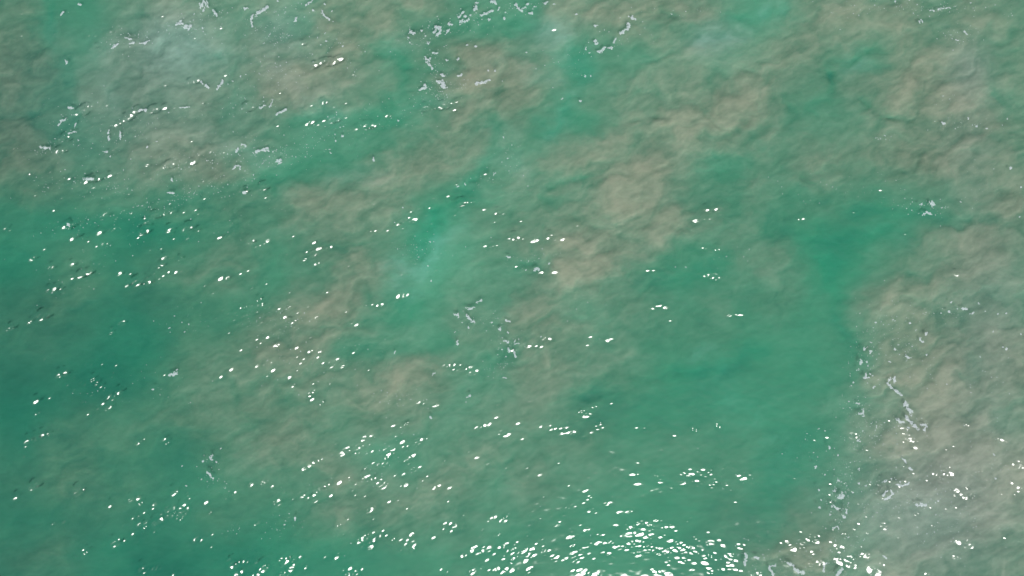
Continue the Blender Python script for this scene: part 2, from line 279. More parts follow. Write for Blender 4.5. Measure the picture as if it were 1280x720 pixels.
# ------------------------------------------------------------------ survey of sun glints: per tile of 320 x 180, tile coordinates x4: x,y,size
GLINTS = """
0:1105,143,8;1125,377,6;950,412,9;965,408,8;985,403,6;800,433,6;825,428,4;1235,540,14;1255,543,9;765,552,9;825,542,5;845,543,5;870,541,6;580,627,9;600,618,8;625,603,8;640,590,8;655,578,7;672,562,8;685,555,7;425,548,9;400,566,9;445,533,5;458,533,5;320,695,10;305,700,8;340,685,6;452,245,4;430,240,3;555,160,4
1:237,219,7;50,314,5;330,315,9;345,310,9;362,314,8;380,318,8;400,310,8;418,300,9;285,340,8;295,330,6;487,376,4;320,516,6;335,517,8;350,513,6;278,530,6;842,540,10;940,528,10;930,535,7;955,535,8;992,550,8;1003,510,6;657,579,5;670,578,6;500,648,9;550,630,9;570,634,9;583,630,7;550,645,6;375,600,6;390,602,9;408,600,9;450,590,7;258,622,7;280,612,5;340,605,5;705,615,4;752,623,4;658,636,4;527,515,3;450,518,3
2:211,150,5
3:850,48,4
4:820,118,9;835,112,8;855,106,7;905,82,4;930,92,4;962,96,6;1052,40,4;345,175,5;435,187,6;455,182,7;470,180,7;488,178,9;548,162,6;585,170,4;290,38,6;308,37,7;330,33,5;70,25,4;150,150,4;163,148,5;1022,275,8;1035,282,5;790,143,3;525,352,8;705,372,6;720,373,6;755,370,7;770,365,8;785,360,7;800,358,6;820,353,6;833,348,6;860,342,6;867,350,4;978,331,5;918,343,4;655,348,3;320,417,8;350,408,8;50,433,6;375,453,9;430,402,3;560,433,7;573,422,5;495,445,5;700,402,5;725,402,9;718,443,9;730,438,5;847,431,8;860,450,5;945,424,9;952,450,5;965,443,5;978,441,5;992,436,6;1125,437,4;1122,452,3;1097,470,6;1168,448,4;1212,444,4;1258,488,7;285,485,3;220,528,4;415,538,5;440,530,3;480,513,3;515,500,6;530,500,5;530,512,3;750,533,5;155,577,5;168,570,5;180,570,3;255,618,9;245,622,5;357,602,5;812,605,5;790,575,3;820,571,6;848,571,4;860,571,3;595,648,5;580,648,4;650,650,4;665,632,3;905,638,5;878,643,4;858,646,3;900,673,4;400,662,8;412,655,5;438,647,6;358,674,6;317,698,4;432,684,3;685,702,14;720,698,7;742,694,7;765,688,6;795,675,6;815,660,5;632,711,4;1105,672,8;1135,670,8;1240,635,9;1202,650,5;1230,598,3;1022,710,5;1200,238,6;1228,240,5;270,333,4;284,332,4
5:40,225,9;5,235,5;20,262,3;48,270,6;58,262,4;182,299,5;173,301,3;590,302,6;870,320,7;882,323,6;775,340,5;735,380,8;745,375,8;765,370,9;792,380,7;713,402,6;735,423,6;658,434,4;575,437,7;597,435,6;1030,305,9;1045,297,8;1058,292,8;1075,292,5;1090,290,6;960,262,6;1146,152,4;1141,328,5;1205,347,9;1218,348,6;1230,350,4;1265,475,9;1145,512,5;1188,510,5;1205,508,4;0,515,5;22,508,6;45,498,4;58,486,6;187,463,6;167,476,3;255,540,4;270,532,4;277,540,4;312,524,6;358,519,6;375,516,6;392,514,4;290,556,7;300,600,8;310,597,5;463,612,5;798,600,4;1090,552,3
6:20,472,9;5,476,5;55,475,6;108,486,7;120,484,6;185,472,5;200,478,7;212,482,7;258,478,7;327,410,5;45,387,4;148,643,6;165,642,3;215,644,6;867,338,5;975,331,6;992,341,5;1028,328,9;1043,354,4;919,383,6;962,377,6;989,375,4;977,423,5;678,634,4;708,633,5;733,667,4;955,520,4;968,524,3;980,656,6;1000,662,6;1012,665,9;1020,675,7;1020,658,5;965,660,5;1165,186,4;1200,186,4;532,132,3;638,598,3
7:43,286,4;425,344,4;155,378,4;172,375,5;685,453,3;940,656,5;575,155,3;560,233,4
8:240,12,6;260,14,5;270,4,4;300,6,3;215,144,11;155,166,6;40,211,6;50,205,6;60,200,4;612,170,6;612,180,5;603,176,5;557,203,4;580,388,8;292,437,8;320,429,7;484,473,7;480,485,3;503,497,4;520,511,3;403,472,3;595,525,8;573,541,6;549,541,8;537,557,6;515,580,5;515,556,3;544,600,7;533,610,4;440,633,8;247,552,6;177,571,6;194,625,5;180,632,3;823,436,6;1105,446,11;1158,409,7;1170,162,6;1145,226,4;1176,222,4;1205,100,4;1218,97,4;1232,93,4;1245,92,4;1260,88,4;1208,147,5;1220,140,4;1235,135,4;1250,132,4;1140,130,6;1002,236,3;1205,312,4;292,707,3
9:735,38,11;335,24,5;355,23,7;357,68,5;230,40,3;552,87,6;565,85,5;580,84,5;612,86,7;625,84,7;15,85,5;30,84,5;45,82,5;65,77,5;11,188,6;5,121,4;148,146,7;198,163,7;182,175,6;302,147,5;222,95,4;205,73,4;115,105,4;160,100,4;240,108,4;260,95,4;280,83,3;480,178,4;501,185,6;98,290,8;60,247,5;75,243,4;5,258,4;238,356,8;205,346,6;245,322,5;278,314,6;265,320,5;320,311,5;297,312,4;308,348,3;222,378,4;340,376,6;355,381,7;375,394,9;393,381,4;405,356,4;486,325,8;562,412,7;369,480,6;82,416,9;88,410,6;55,442,5;150,453,6;163,450,5;190,482,7;205,476,6;212,480,4;183,494,4;290,512,4;284,523,4;252,549,4;267,543,4;279,560,5;5,392,6;940,388,5;955,392,6;970,387,6;988,386,6;988,408,7;1015,390,6;1020,405,8;1035,402,9;1050,404,9;1070,398,8;1080,423,9;1097,417,7;688,689,10;735,676,4;897,587,7;888,578,5;812,573,5;782,588,3;1105,698,11;1125,695,6;1150,688,8;1160,684,8;1202,648,5;1135,316,4;1225,718,7;528,32,3
10:180,24,5;707,103,6;722,92,4;743,90,4;767,98,6;785,135,3;792,165,5;1080,126,4;1120,133,6;1132,123,5;1137,135,5;1150,136,5;843,291,4;495,260,8;502,270,5;377,287,6;375,302,3;180,258,8;170,252,4;85,293,7;75,297,6;122,291,4;147,294,6;5,313,7;497,578,4;320,633,4;373,641,9;326,666,6;147,693,5;176,693,8;30,678,5;195,708,6;215,705,7;245,703,8;272,702,7;265,714,6;297,718,5;425,690,7;437,688,7;445,700,8;430,706,7;623,699,4;662,700,6;1018,663,3;1025,680,3
11:990,683,7;1000,688,6;980,680,4;680,716,9
12:205,25,11;220,30,7;192,33,6;163,40,7;178,34,6;132,50,5;128,74,7;119,126,5;170,277,10;160,283,7;180,270,6;78,332,7;385,302,10;392,292,7;417,289,8;551,372,6;265,460,3;273,455,4;417,590,7;593,538,6;577,563,8;572,555,6;720,37,7;705,47,6;690,58,5;822,37,5;656,340,8;665,335,6;692,333,9;867,315,9;873,305,7;770,364,5;765,384,3;720,405,6;705,415,4;694,421,4;806,412,6;663,433,4;695,462,9;727,455,5;725,470,4;616,468,4;663,511,5;770,502,3;853,384,11;845,390,7;863,380,6;830,428,6;840,423,7;853,422,5;852,408,5;778,455,6;792,450,8;805,441,7;885,432,6;893,415,9;905,408,9;915,395,10;930,388,10;918,370,7;905,385,7;935,378,6;896,425,7;938,305,4;940,320,4;948,333,5;1028,355,6;1175,302,6;1257,264,8;975,538,10;988,541,7;1003,543,6;1060,515,4;1165,670,11;1175,662,6;1198,650,6;1215,650,6;1236,651,6;1187,710,14;1205,702,8;1187,459,4;710,688,8;720,693,6;723,702,5;740,685,4;768,683,6;778,684,4;865,716,8;1275,450,5;1275,465,5;1208,545,3;1055,578,3;1268,715,7
13:435,105,14;450,97,11;463,92,8;500,74,9;515,75,9;530,70,8;485,68,6;578,18,6;540,25,6;535,40,8;555,78,3;500,105,5;514,104,5;582,96,9;555,107,3;645,88,6;655,97,8;665,110,8;682,90,8;687,105,8;732,50,6;737,73,5;757,70,6;818,42,9;812,38,6;765,130,10;787,117,6;586,155,7;640,155,7;650,157,5;240,184,7;268,170,8;288,152,7;300,147,8;312,143,6;328,138,5;545,183,4;552,232,10;560,240,11;575,236,8;545,235,7;593,232,4;622,240,8;615,255,9;630,268,9;640,258,8;655,258,8;625,248,6;415,256,9;499,261,5;496,317,5;375,319,6;362,265,6;348,255,5;345,275,8;350,285,7;330,285,10;320,290,8;300,300,8;292,315,6;240,318,7;232,325,7;220,300,5;258,332,5;184,337,6;103,354,8;300,345,11;725,270,7;751,265,6;737,211,4;694,218,4;797,194,5;819,175,5;665,350,7;711,342,4;560,392,12;570,395,8;585,378,7;755,383,6;460,437,8;410,468,5;421,464,5;912,272,8;900,275,6;888,285,4;918,283,5;965,280,10;975,275,6;40,250,8;30,258,6;55,244,5;80,273,4;1104,128,6;1225,5,8;1235,3,6;1257,15,9;5,458,9;140,463,5;195,432,4;437,512,4;565,512,8;580,510,8;533,534,11;517,552,10;598,526,10;545,518,4;652,517,8;575,576,9;725,536,6;778,512,6;757,540,4;752,562,9;768,565,8;785,565,10;780,555,7;725,592,5;887,528,12;944,458,5;943,471,4;937,486,6;972,459,5;994,471,9;977,496,7;1170,440,8;1182,430,8;1195,425,6;1175,445,6;1232,438,9;1240,445,7;1225,445,7;1088,588,9;1110,605,8;1120,603,7;1135,595,5;1157,584,9;1218,577,10;1245,568,9;1250,560,7;1262,592,8;1275,590,7;1190,610,8;1156,640,10;1241,620,4;1238,635,4;1035,618,8;1045,618,6;1198,688,12;1190,690,8;1210,684,6;1165,690,4;1240,697,5;1252,687,5;1278,693,5;1082,705,11;1070,702,6;1085,693,6;925,688,4;957,700,6;122,640,10;130,633,7;155,632,8;170,628,10;185,625,9;195,630,7;152,648,9;220,625,7;190,663,8;180,678,7;175,690,7;130,675,3;248,680,8;252,670,5;230,662,3;140,710,9;130,703,4;40,685,9;50,680,9;45,670,6;60,665,6;35,690,6;10,714,10;405,627,8;410,608,4;380,665,3;470,685,7;480,700,9;490,705,8;465,710,7;455,712,6;500,710,5;437,692,4;530,687,5;710,688,4
14:50,37,8;80,179,4;138,215,7;233,156,6;283,269,6;367,295,6;375,290,7;360,298,4;387,320,6;393,328,6;380,338,4;358,356,9;285,382,5;270,378,3;470,357,8;482,360,8;490,355,6;390,398,8;405,385,5;415,395,7;400,408,7;418,405,7;405,400,5;440,380,3;540,403,8;580,400,6;590,396,6;598,398,4;577,408,5;630,155,6;601,214,6;630,262,4;615,263,3;745,240,4;743,252,5;855,258,6;850,213,5;860,207,6;880,217,6;893,214,8;903,213,6;892,188,5;905,248,3;925,245,5;940,205,6;930,200,5;945,215,5;970,222,7;975,215,7;985,205,8;993,213,5;955,190,4;1015,235,5;1020,252,7;1003,265,6;1020,275,5;1000,278,5;930,272,3;1075,267,6;1094,291,5;1117,351,8;1108,182,5;1135,220,4;1150,222,6;1155,232,7;1158,218,5;1190,215,6;1196,257,3;812,19,4;898,18,3;250,8,8;265,5,8;285,3,8;300,5,8;243,12,5;400,3,6;235,450,8;225,465,6;233,438,4;262,463,3;342,466,5;373,489,8;303,510,10;300,520,7;285,526,8;302,500,6;430,512,6;445,508,9;455,515,8;440,518,6;520,466,9;435,555,10;445,550,8;440,562,8;465,553,6;480,545,7;490,550,10;500,555,7;525,560,6;527,575,9;515,522,5;553,515,9;560,520,7;545,520,6;455,602,9;483,606,7;495,612,7;505,625,8;513,635,8;498,620,5;575,657,8;580,485,9;595,478,8;610,468,8;625,462,9;640,458,10;655,460,9;670,455,10;675,465,7;585,510,9;600,510,8;615,505,10;630,500,10;645,492,9;655,488,8;640,510,9;655,515,9;670,525,8;690,520,9;700,515,9;708,510,7;695,530,9;703,525,8;690,495,6;570,550,7;585,558,8;600,550,8;610,560,7;625,545,8;640,548,7;655,550,8;570,575,7;573,590,9;600,575,7;620,572,8;640,570,9;660,575,10;680,570,8;695,560,8;700,575,8;720,580,9;735,582,8;750,582,8;640,590,9;655,595,9;630,600,8;610,605,7;595,610,6;625,620,10;645,615,8;655,605,8;670,628,9;685,600,8;690,590,8;590,620,6;710,590,8;745,488,5;750,480,5;770,462,4;775,475,7;790,475,8;785,485,6;820,495,5;832,508,6;743,527,7;790,545,9;800,543,6;780,545,6;820,550,7;830,560,9;845,555,8;855,565,7;825,575,8;840,580,8;855,590,8;800,580,9;810,590,8;795,602,8;770,597,11;820,600,8;835,610,8;850,605,7;845,622,8;865,600,8;875,575,8;860,630,8;885,640,8;840,650,8;855,655,8;865,645,7;810,622,8;825,630,8;775,650,8;785,645,7;780,665,6;735,648,6;745,645,5;910,657,9;895,583,9;890,575,7;905,580,6;915,600,6;910,610,5;925,570,4;945,573,5;910,525,4;920,535,6;935,545,7;960,620,8;965,632,6;960,655,9;990,555,8;1055,568,7;1035,540,6;1030,525,5;1008,500,5;1020,495,4;1145,572,9;1158,565,7;1140,580,6;1135,562,4;1075,620,8;1090,615,8;1100,625,7;1095,640,8;1085,655,8;1095,670,8;1090,685,7;1080,630,6;1105,612,6;1120,645,5;1120,690,7;1145,695,5;1140,677,4;1015,605,4;1020,640,7;1030,640,4;1045,637,4;980,690,8;990,685,8;995,695,6;975,680,6;985,705,8;1000,708,5;1033,690,5;1058,688,5;25,550,6;15,565,8;5,585,8;20,575,6;5,605,9;15,615,9;28,620,8;10,630,8;30,605,7;50,620,9;55,605,9;65,595,9;75,590,8;70,612,10;85,605,10;95,590,8;100,600,8;110,615,9;95,625,8;78,618,8;68,648,8;70,640,5;90,682,11;82,685,8;100,688,6;5,692,6;165,595,8;178,595,8;185,605,6;155,590,4;160,605,5;155,570,4;120,558,6;103,555,4;205,620,6;215,630,9;218,645,8;230,620,7;212,640,8;255,640,9;265,632,9;275,630,7;300,630,8;310,645,10;320,640,10;325,650,8;315,620,8;305,608,8;312,603,7;350,590,9;350,600,9;345,610,6;355,580,6;350,628,7;378,575,7;390,565,7;395,555,4;385,607,6;410,632,4;340,690,8;350,700,9;345,710,10;360,705,7;340,715,8;380,705,7;390,710,6;405,716,7;440,702,5;322,703,4;710,695,8;740,698,7;748,695,6;785,715,8;1215,712,9;1225,708,9;1235,715,8;1200,716,7
15:100,555,9;110,565,9;118,578,9;125,588,8;95,548,7;178,555,10;172,560,8;160,580,6;180,578,6;195,535,5;212,512,5;208,525,4;207,545,4;240,540,9;243,550,9;240,525,7;250,520,6;220,600,8;225,610,6;350,570,9;345,580,9;360,590,9;355,600,8;338,568,6;365,575,7;312,550,6;350,645,9;360,655,9;368,665,7;345,640,7;400,635,9;408,630,8;395,640,7;425,635,5;410,670,9;420,672,9;430,665,8;435,678,7;400,668,6;425,662,7;486,619,9;515,690,10;520,700,9;528,695,9;540,705,10;545,690,8;515,685,8;548,712,9;580,665,6;560,655,4;258,658,9;238,665,5;575,470,11;580,458,7;575,478,7;425,20,10;420,28,7;435,15,6;232,42,6;258,62,4;690,10,9;700,20,9;705,32,9;715,38,8;695,28,7;680,5,6;748,47,6;738,80,10;720,45,6;1165,38,6;1175,45,9;1183,52,10;1180,58,8;1148,32,5;1250,165,10;1258,173,9;1240,165,7;1268,178,7;1250,150,6;910,208,13;915,213,8;875,195,7;872,205,7;890,180,6;905,175,4;920,173,4;840,212,6;855,212,6;825,208,4;940,290,9;945,295,7;963,312,7;980,325,11;988,332,10;974,373,5;972,385,4;938,378,4;1253,280,9;1250,297,6;1220,257,4;950,550,10;957,557,9;943,545,7;1003,570,9;1010,573,5;930,622,7;938,630,7;945,628,5;132,233,4;27,270,4;115,493,3;65,555,4;1254,548,4;805,715,9;785,5,5;1190,417,4
"""
FLECKS = """
0:385,20,400,21,7|305,75,313,62,6|345,60,4|998,20,1005,45,5|1010,30,1020,5,1030,20,1025,45,1015,55,5|1035,5,1042,35,4|1065,50,1075,65,1085,82,6|1042,82,5|880,127,905,110,920,122,8|925,130,940,145,955,130,9|1018,140,7|560,238,590,220,6|622,190,658,197,4|650,218,668,215,5|650,235,4|535,210,4|700,215,720,218,745,203,4|1225,45,1255,40,6|1265,75,1255,100,1262,130,6|330,305,333,320,6|1000,402,1012,418,5|1025,425,1045,438,8|1085,442,1105,420,1110,400,6|1160,402,5|1200,380,6|345,540,385,545,6|295,628,308,608,335,595,5|365,578,6|375,640,380,618,4|545,650,540,665,5|545,700,543,680,5|602,695,600,655,4|700,550,730,550,8|895,538,950,535,3|340,670,380,658,4|392,700,4|820,680,4|785,707,5
1:0,75,20,60,45,45,62,35,8|110,5,4|250,25,270,12,280,5,6|285,50,9|330,55,335,75,350,85,372,100,5|197,105,200,88,6|345,20,5|380,55,4|355,207,7|325,225,4|435,232,4|1180,10,1200,15,9|1125,78,1150,68,1180,52,7|1208,52,1215,38,5|1249,62,7|1240,93,7|1165,100,1185,95,6|1105,17,9|1090,50,1100,35,1108,50,9|1040,60,1015,85,6|1020,115,1045,105,1060,100,9|1070,78,7|1045,82,8|965,120,980,125,9|955,158,968,150,980,160,8|890,165,905,150,895,135,915,140,925,150,905,180,9|770,160,790,165,11|762,190,5|775,215,7|830,155,6|865,215,9|850,180,4|885,268,905,265,6|848,292,865,300,870,295,8|855,310,870,325,882,340,8|955,300,7|1007,297,8|1098,230,8|1055,225,6|920,372,940,380,7|905,410,925,410,945,435,925,430,11|790,448,820,445,850,440,845,425,8|1065,430,1100,418,1140,410,1165,400,8|1030,370,1010,380,6|1160,350,6|1195,355,7|1228,408,5|45,530,20,540,7|70,535,82,500,4|105,570,130,560,150,548,6|435,680,9|395,670,5|400,705,7|1238,688,5|905,635,4|707,600,7
2:20,20,30,40,48,55,8|75,20,95,20,7|115,32,6|85,65,98,68,6|165,15,178,10,6|210,20,6|50,45,70,35,5|322,72,6|412,128,425,128,7|583,85,5|600,90,615,97,10|580,120,585,135,570,150,545,165,555,160,10|518,195,508,212,8|415,205,420,218,9|367,243,7|372,262,385,265,6|432,260,450,255,462,240,8|480,240,498,240,7|367,382,7|392,378,5|250,495,6|335,505,355,505,4|540,90,3|118,343,4|798,70,4|73,263,4
3:850,45,880,40,912,38,4|810,50,830,52,4|808,80,5|755,105,762,115,4|768,100,775,112,4|980,158,995,172,4|900,158,905,150,3|935,200,955,202,3|870,610,880,617,6|1003,590,8|695,60,5|635,8,4|1015,12,5|1045,632,5|1195,592,5|1095,640,5
4:495,48,520,38,535,38,5|655,75,6|550,62,5|1160,130,1175,115,1195,110,1200,125,7|1190,20,1180,40,5|1210,5,1230,8,6|855,175,868,190,5|835,245,868,245,5|345,408,11|290,388,5|1195,238,1225,242,6|200,15,250,22,8|420,175,470,175,7|1268,155,5|735,15,5|662,35,5|1265,45,7
5:0,38,30,30,60,25,10|85,38,5|88,95,105,85,122,80,7|110,100,125,95,5|370,28,6|372,45,6|587,65,588,82,5|1003,213,1015,207,5|1045,200,5|1195,145,1187,155,4|735,320,5|693,390,4|860,610,4|877,685,5|1250,560,1268,568,4|1256,72,5|870,490,4
6:115,628,125,620,135,632,8|67,630,5|185,598,5|870,616,5|818,613,5
7:815,295,830,308,13|762,304,8|780,350,793,342,820,353,6|965,290,5|868,320,5|887,317,4|722,271,4|1215,120,7|1265,215,5|1257,363,5|710,300,3|770,357,4
8:850,428,862,435,880,425,11|885,408,5|765,507,6|710,418,3|845,200,6|922,218,5|945,180,5|1065,465,4
9:1100,75,1125,60,6|1050,98,1068,108,1085,98,1100,100,6|990,130,1008,135,1020,115,5|1012,148,1010,135,4|1050,130,1060,150,1085,168,1118,178,7|1062,198,7|995,220,5|1005,268,1010,284,7|1180,172,5|1185,187,4|1215,203,11|1248,162,1268,168,5|1260,222,7|1242,265,1260,270,7|1230,305,4|1262,300,1268,318,6|1248,343,5|880,437,892,425,4|690,325,698,318,4|1048,550,1068,540,6|1048,570,4|1115,527,4|1235,447,1250,450,4|875,650,873,642,4
10:10,270,20,262,5|15,280,35,276,5|8,310,12,330,20,345,5|145,248,147,240,4
11:905,118,9|917,70,6|970,103,990,105,7|1012,130,1030,120,4|1062,76,10|1152,127,6|1190,127,5|1088,115,5|945,104,4|866,124,5|628,155,9|710,175,6|538,173,5|460,128,5|740,212,6|790,235,795,222,6|762,255,775,272,6|513,270,4|655,285,5|640,307,7|485,310,483,300,6|512,328,518,315,6|563,300,4|692,342,712,352,7|605,367,9|465,380,467,362,8|498,372,7|503,390,4|447,409,9|480,447,505,447,6|490,430,492,445,6|512,430,7|525,437,4|427,472,8|418,488,6|528,500,538,492,5|552,454,4|413,427,4|413,438,4|610,455,600,475,615,495,640,515,665,535,8|632,450,638,470,9|685,575,700,600,715,620,11|650,660,665,670,13|690,645,710,665,725,685,750,700,10|750,690,775,680,790,690,780,710,8|745,652,5|770,650,4|718,640,6|455,632,475,630,480,612,7|480,640,7|460,578,448,580,5|525,668,5|540,690,545,700,4|1130,215,6|1265,230,6|1192,303,9|1175,295,4|1062,344,7|1077,417,4|895,482,4|1010,494,4|722,292,4|793,335,4|255,703,4|287,712,5|405,567,5|453,545,4|700,700,7
12:1060,135,1055,128,1063,115,8|1015,143,6|990,171,7|911,168,5|1038,200,1050,210,1063,228,6|1008,236,4|1038,248,4|1022,116,4|1083,148,4|1105,82,4|933,268,4|1098,185,3
13:195,428,194,440,4|140,463,6|475,555,4
14:1168,610,1170,640,1165,665,8|1215,627,1230,630,7|1260,628,4
15:310,80,303,73,5|237,177,8|445,43,460,47,5|645,128,665,128,680,140,685,152,5|703,177,718,188,6|452,182,5|348,242,9|332,275,331,292,7|255,288,5|265,337,7|255,377,7|293,350,4|350,322,365,328,375,312,12|368,300,6|320,372,340,378,358,380,9|375,415,380,427,6|310,412,6|390,405,388,385,5|325,478,345,472,355,485,4|500,247,9|450,253,6|487,268,5|585,245,10|615,232,6|657,245,6|640,262,670,268,700,255,6|575,318,580,298,600,288,7|585,335,600,325,620,305,612,290,7|645,322,4|735,363,765,362,785,368,9|838,355,6|848,342,5|420,300,6|283,212,4|8,675,20,700,30,715,8|20,672,38,668,5|80,645,110,660,130,680,150,700,180,705,9|280,695,280,670,290,655,6|345,715,360,700,368,685,9|400,525,6|385,530,4|575,620,595,632,3|1125,113,6|1135,230,6|1190,578,4|347,113,5
"""

def parse_tiles(txt, sep):
    out = []
    for ln in txt.strip().split('\n'):
        t, rest = ln.split(':'); t = int(t); ox, oy = (t % 4) * 320, (t // 4) * 180
        for it in rest.split(sep):
            n = [float(a) for a in it.split(',')]
            pts = [(ox + n[i] / 4, oy + n[i + 1] / 4) for i in range(0, len(n) - 1, 2)]
            out.append((pts, n[-1] / 4))
    return out

# ------------------------------------------------------------------ sea surface: waves, ripples and steep wavelets shaped to flash the sun at the camera
STEP = 0.05
wx = axis(34.5, STEP, 2600); wy = axis(20.0, STEP, 2600)
WX, WY = np.meshgrid(wx, wy)
def rot(x, y, a): c, s = math.cos(a), math.sin(a); return x * c + y * s, -x * s + y * c
def waves(x, y):
    cell = np.maximum(np.abs(x) / 34.5, np.abs(y) / 20.0)
    fade = np.clip(1.9 - cell * .9, 0, 1)
    p, q = rot(x, y, math.radians(14))
    q2 = q + .5 * gnoise(p / 7, q / 5, 301)
    h = .10 * gnoise(p / 14, q2 / 5.0, 311) * 1.0
    h = h + fade * (.024 * gnoise(p / 3.4, q2 / 1.5, 321) + .007 * gnoise(p / 1.3, q2 / .62, 331))
    p3, q3 = rot(x, y, math.radians(-22))
    h = h + fade * (.0075 * gnoise(p3 / .8, q3 / .4, 341) + .005 * gnoise(p / .46, q / .25, 351) + .006 * gnoise(p / 2.2, q2 / .8, 356)) * (1 + .6 * gnoise(p / 5, q / 3, 361))
    return h
H = waves(WX, WY)
def zat(x, y):
    i = np.clip(np.searchsorted(wx, x) - 1, 0, len(wx) - 2); j = np.clip(np.searchsorted(wy, y) - 1, 0, len(wy) - 2)
    fx = (x - wx[i]) / (wx[i + 1] - wx[i]); fy = (y - wy[j]) / (wy[j + 1] - wy[j])
    return (H[j, i] * (1 - fx) + H[j, i + 1] * fx) * (1 - fy) + (H[j + 1, i] * (1 - fx) + H[j + 1, i + 1] * fx) * fy
rs = np.random.RandomState(5)
H0 = H.copy(); KEEP = np.ones_like(H); SW = np.zeros_like(H); SZ = np.zeros_like(H)
def wavelet(x, y, sx, sy, r, pri=1.0):
    """one steep facet of a wavelet: slope (sx, sy) over about r metres, melting into the waves round it"""
    s = math.hypot(sx, sy)
    R = min(r * 1.15 * max(1.2, (83 * s) ** .25) + .03, .34 if s < .2 else .30)
    i0, i1 = np.searchsorted(wx, [x - 2 * R, x + 2 * R]); j0, j1 = np.searchsorted(wy, [y - 2 * R, y + 2 * R])
    if i1 - i0 < 2 or j1 - j0 < 2 or abs(x) > 34 or abs(y) > 19.6: return
    b = (slice(j0, j1), slice(i0, i1)); dx = WX[b] - x; dy = WY[b] - y
    ex, ey = dx * .966 + dy * .259, dy * .966 - dx * .259
    q = ((ex / 1.25) ** 2 + (ey / .8) ** 2) / (R * R); wgt = np.exp(-q ** 2)
    z0 = float(zat(np.array([x]), np.array([y]))[0]); lim = .03 + .24 * s
    k = pri * (np.exp(-9 * q) + 1e-7)
    SW[b] += k * wgt; SZ[b] += k * wgt * (z0 + lim * np.tanh((sx * dx + sy * dy) / lim)); KEEP[b] *= 1 - wgt * .998
def glint_slope(x, y):  # slope that mirrors the sun into the camera
    vx, vy, vz = -x, -y, CAM_H; n = math.sqrt(vx * vx + vy * vy + vz * vz)
    hx, hy, hz = vx / n + SUN[0], vy / n + SUN[1], vz / n + SUN[2]
    return -hx / hz, -hy / hz
GLINT_LIST = parse_tiles(GLINTS, ';')
for pts, r in GLINT_LIST:                      # neighbours that face elsewhere and flash from other places
    if rs.rand() < .2:
        x = (pts[0][0] - 640) * S_ + rs.normal() * .5; y = (360 - pts[0][1]) * S_ + rs.normal() * .2
        sx, sy = glint_slope(x, y)
        wavelet(x, y, sx + rs.normal() * .12, sy + rs.normal() * .12, .05)
for (u0, v0, ru, rv, n) in [(150,40,90,30,16),(300,110,90,40,40),(150,165,110,30,40),(120,230,110,30,36),(330,130,60,30,22),(430,150,60,25,26),(250,215,100,30,36),
        (200,290,140,40,40),(350,390,60,30,60),(380,470,50,40,30),(120,480,40,30,12),(560,570,60,40,16),(470,570,60,40,34),(430,640,110,40,30),(620,660,90,30,34),
        (815,668,50,22,60),(860,595,60,14,18),(1180,620,90,60,50),(1120,560,70,60,60),(1050,640,30,60,30),(680,330,40,18,16),(560,260,50,30,20),(540,130,50,16,26),(500,330,40,18,10)]:
    for k in range(n * 2):              # faint glitter between: added wavelets, also aimed at the camera
        x = (u0 + rs.normal() * ru * .6 - 640) * S_; y = (360 - v0 + rs.normal() * rv * .6) * S_
        sx, sy = glint_slope(x, y)
        wavelet(x, y, sx + rs.normal() * .028, sy + rs.normal() * .028, .012 + .03 * rs.rand() ** 2)
for pts, r in GLINT_LIST:  # each surveyed glint gets facets aimed to flash at the camera
    r = r * (.5 + .95 * rs.rand() ** 1.6)
    if 715 < pts[0][0] < 900 and pts[0][1] > 640 and rs.rand() < .15: continue
    k = 1 if r < 1.3 else 2 if r < 1.9 else 3 if r < 2.6 else 5
    for i in range(k):
        off = 0 if i == 0 else r * (.75 + .6 * rs.rand()) * S_; a = rs.rand() * 6.28
        x = (pts[0][0] - 640) * S_ + math.cos(a) * off; y = (360 - pts[0][1]) * S_ + math.sin(a) * off * .7
        sx, sy = glint_slope(x, y)
        wavelet(x, y, sx + rs.normal() * .006, sy + rs.normal() * .006, (r * (1.0 if k < 3 else .9) if i == 0 else r * (.35 + .35 * rs.rand())) * S_ * .92, 40 if i == 0 else 12)
H = H0 * KEEP + SZ / np.maximum(SW, 1e-12) * (1 - KEEP)
me = sheet("water", wx, wy, H)
o = link("water", me, M_WATER); o["kind"] = "structure"
o["label"] = "rippled surface of the sea glittering in the sun"

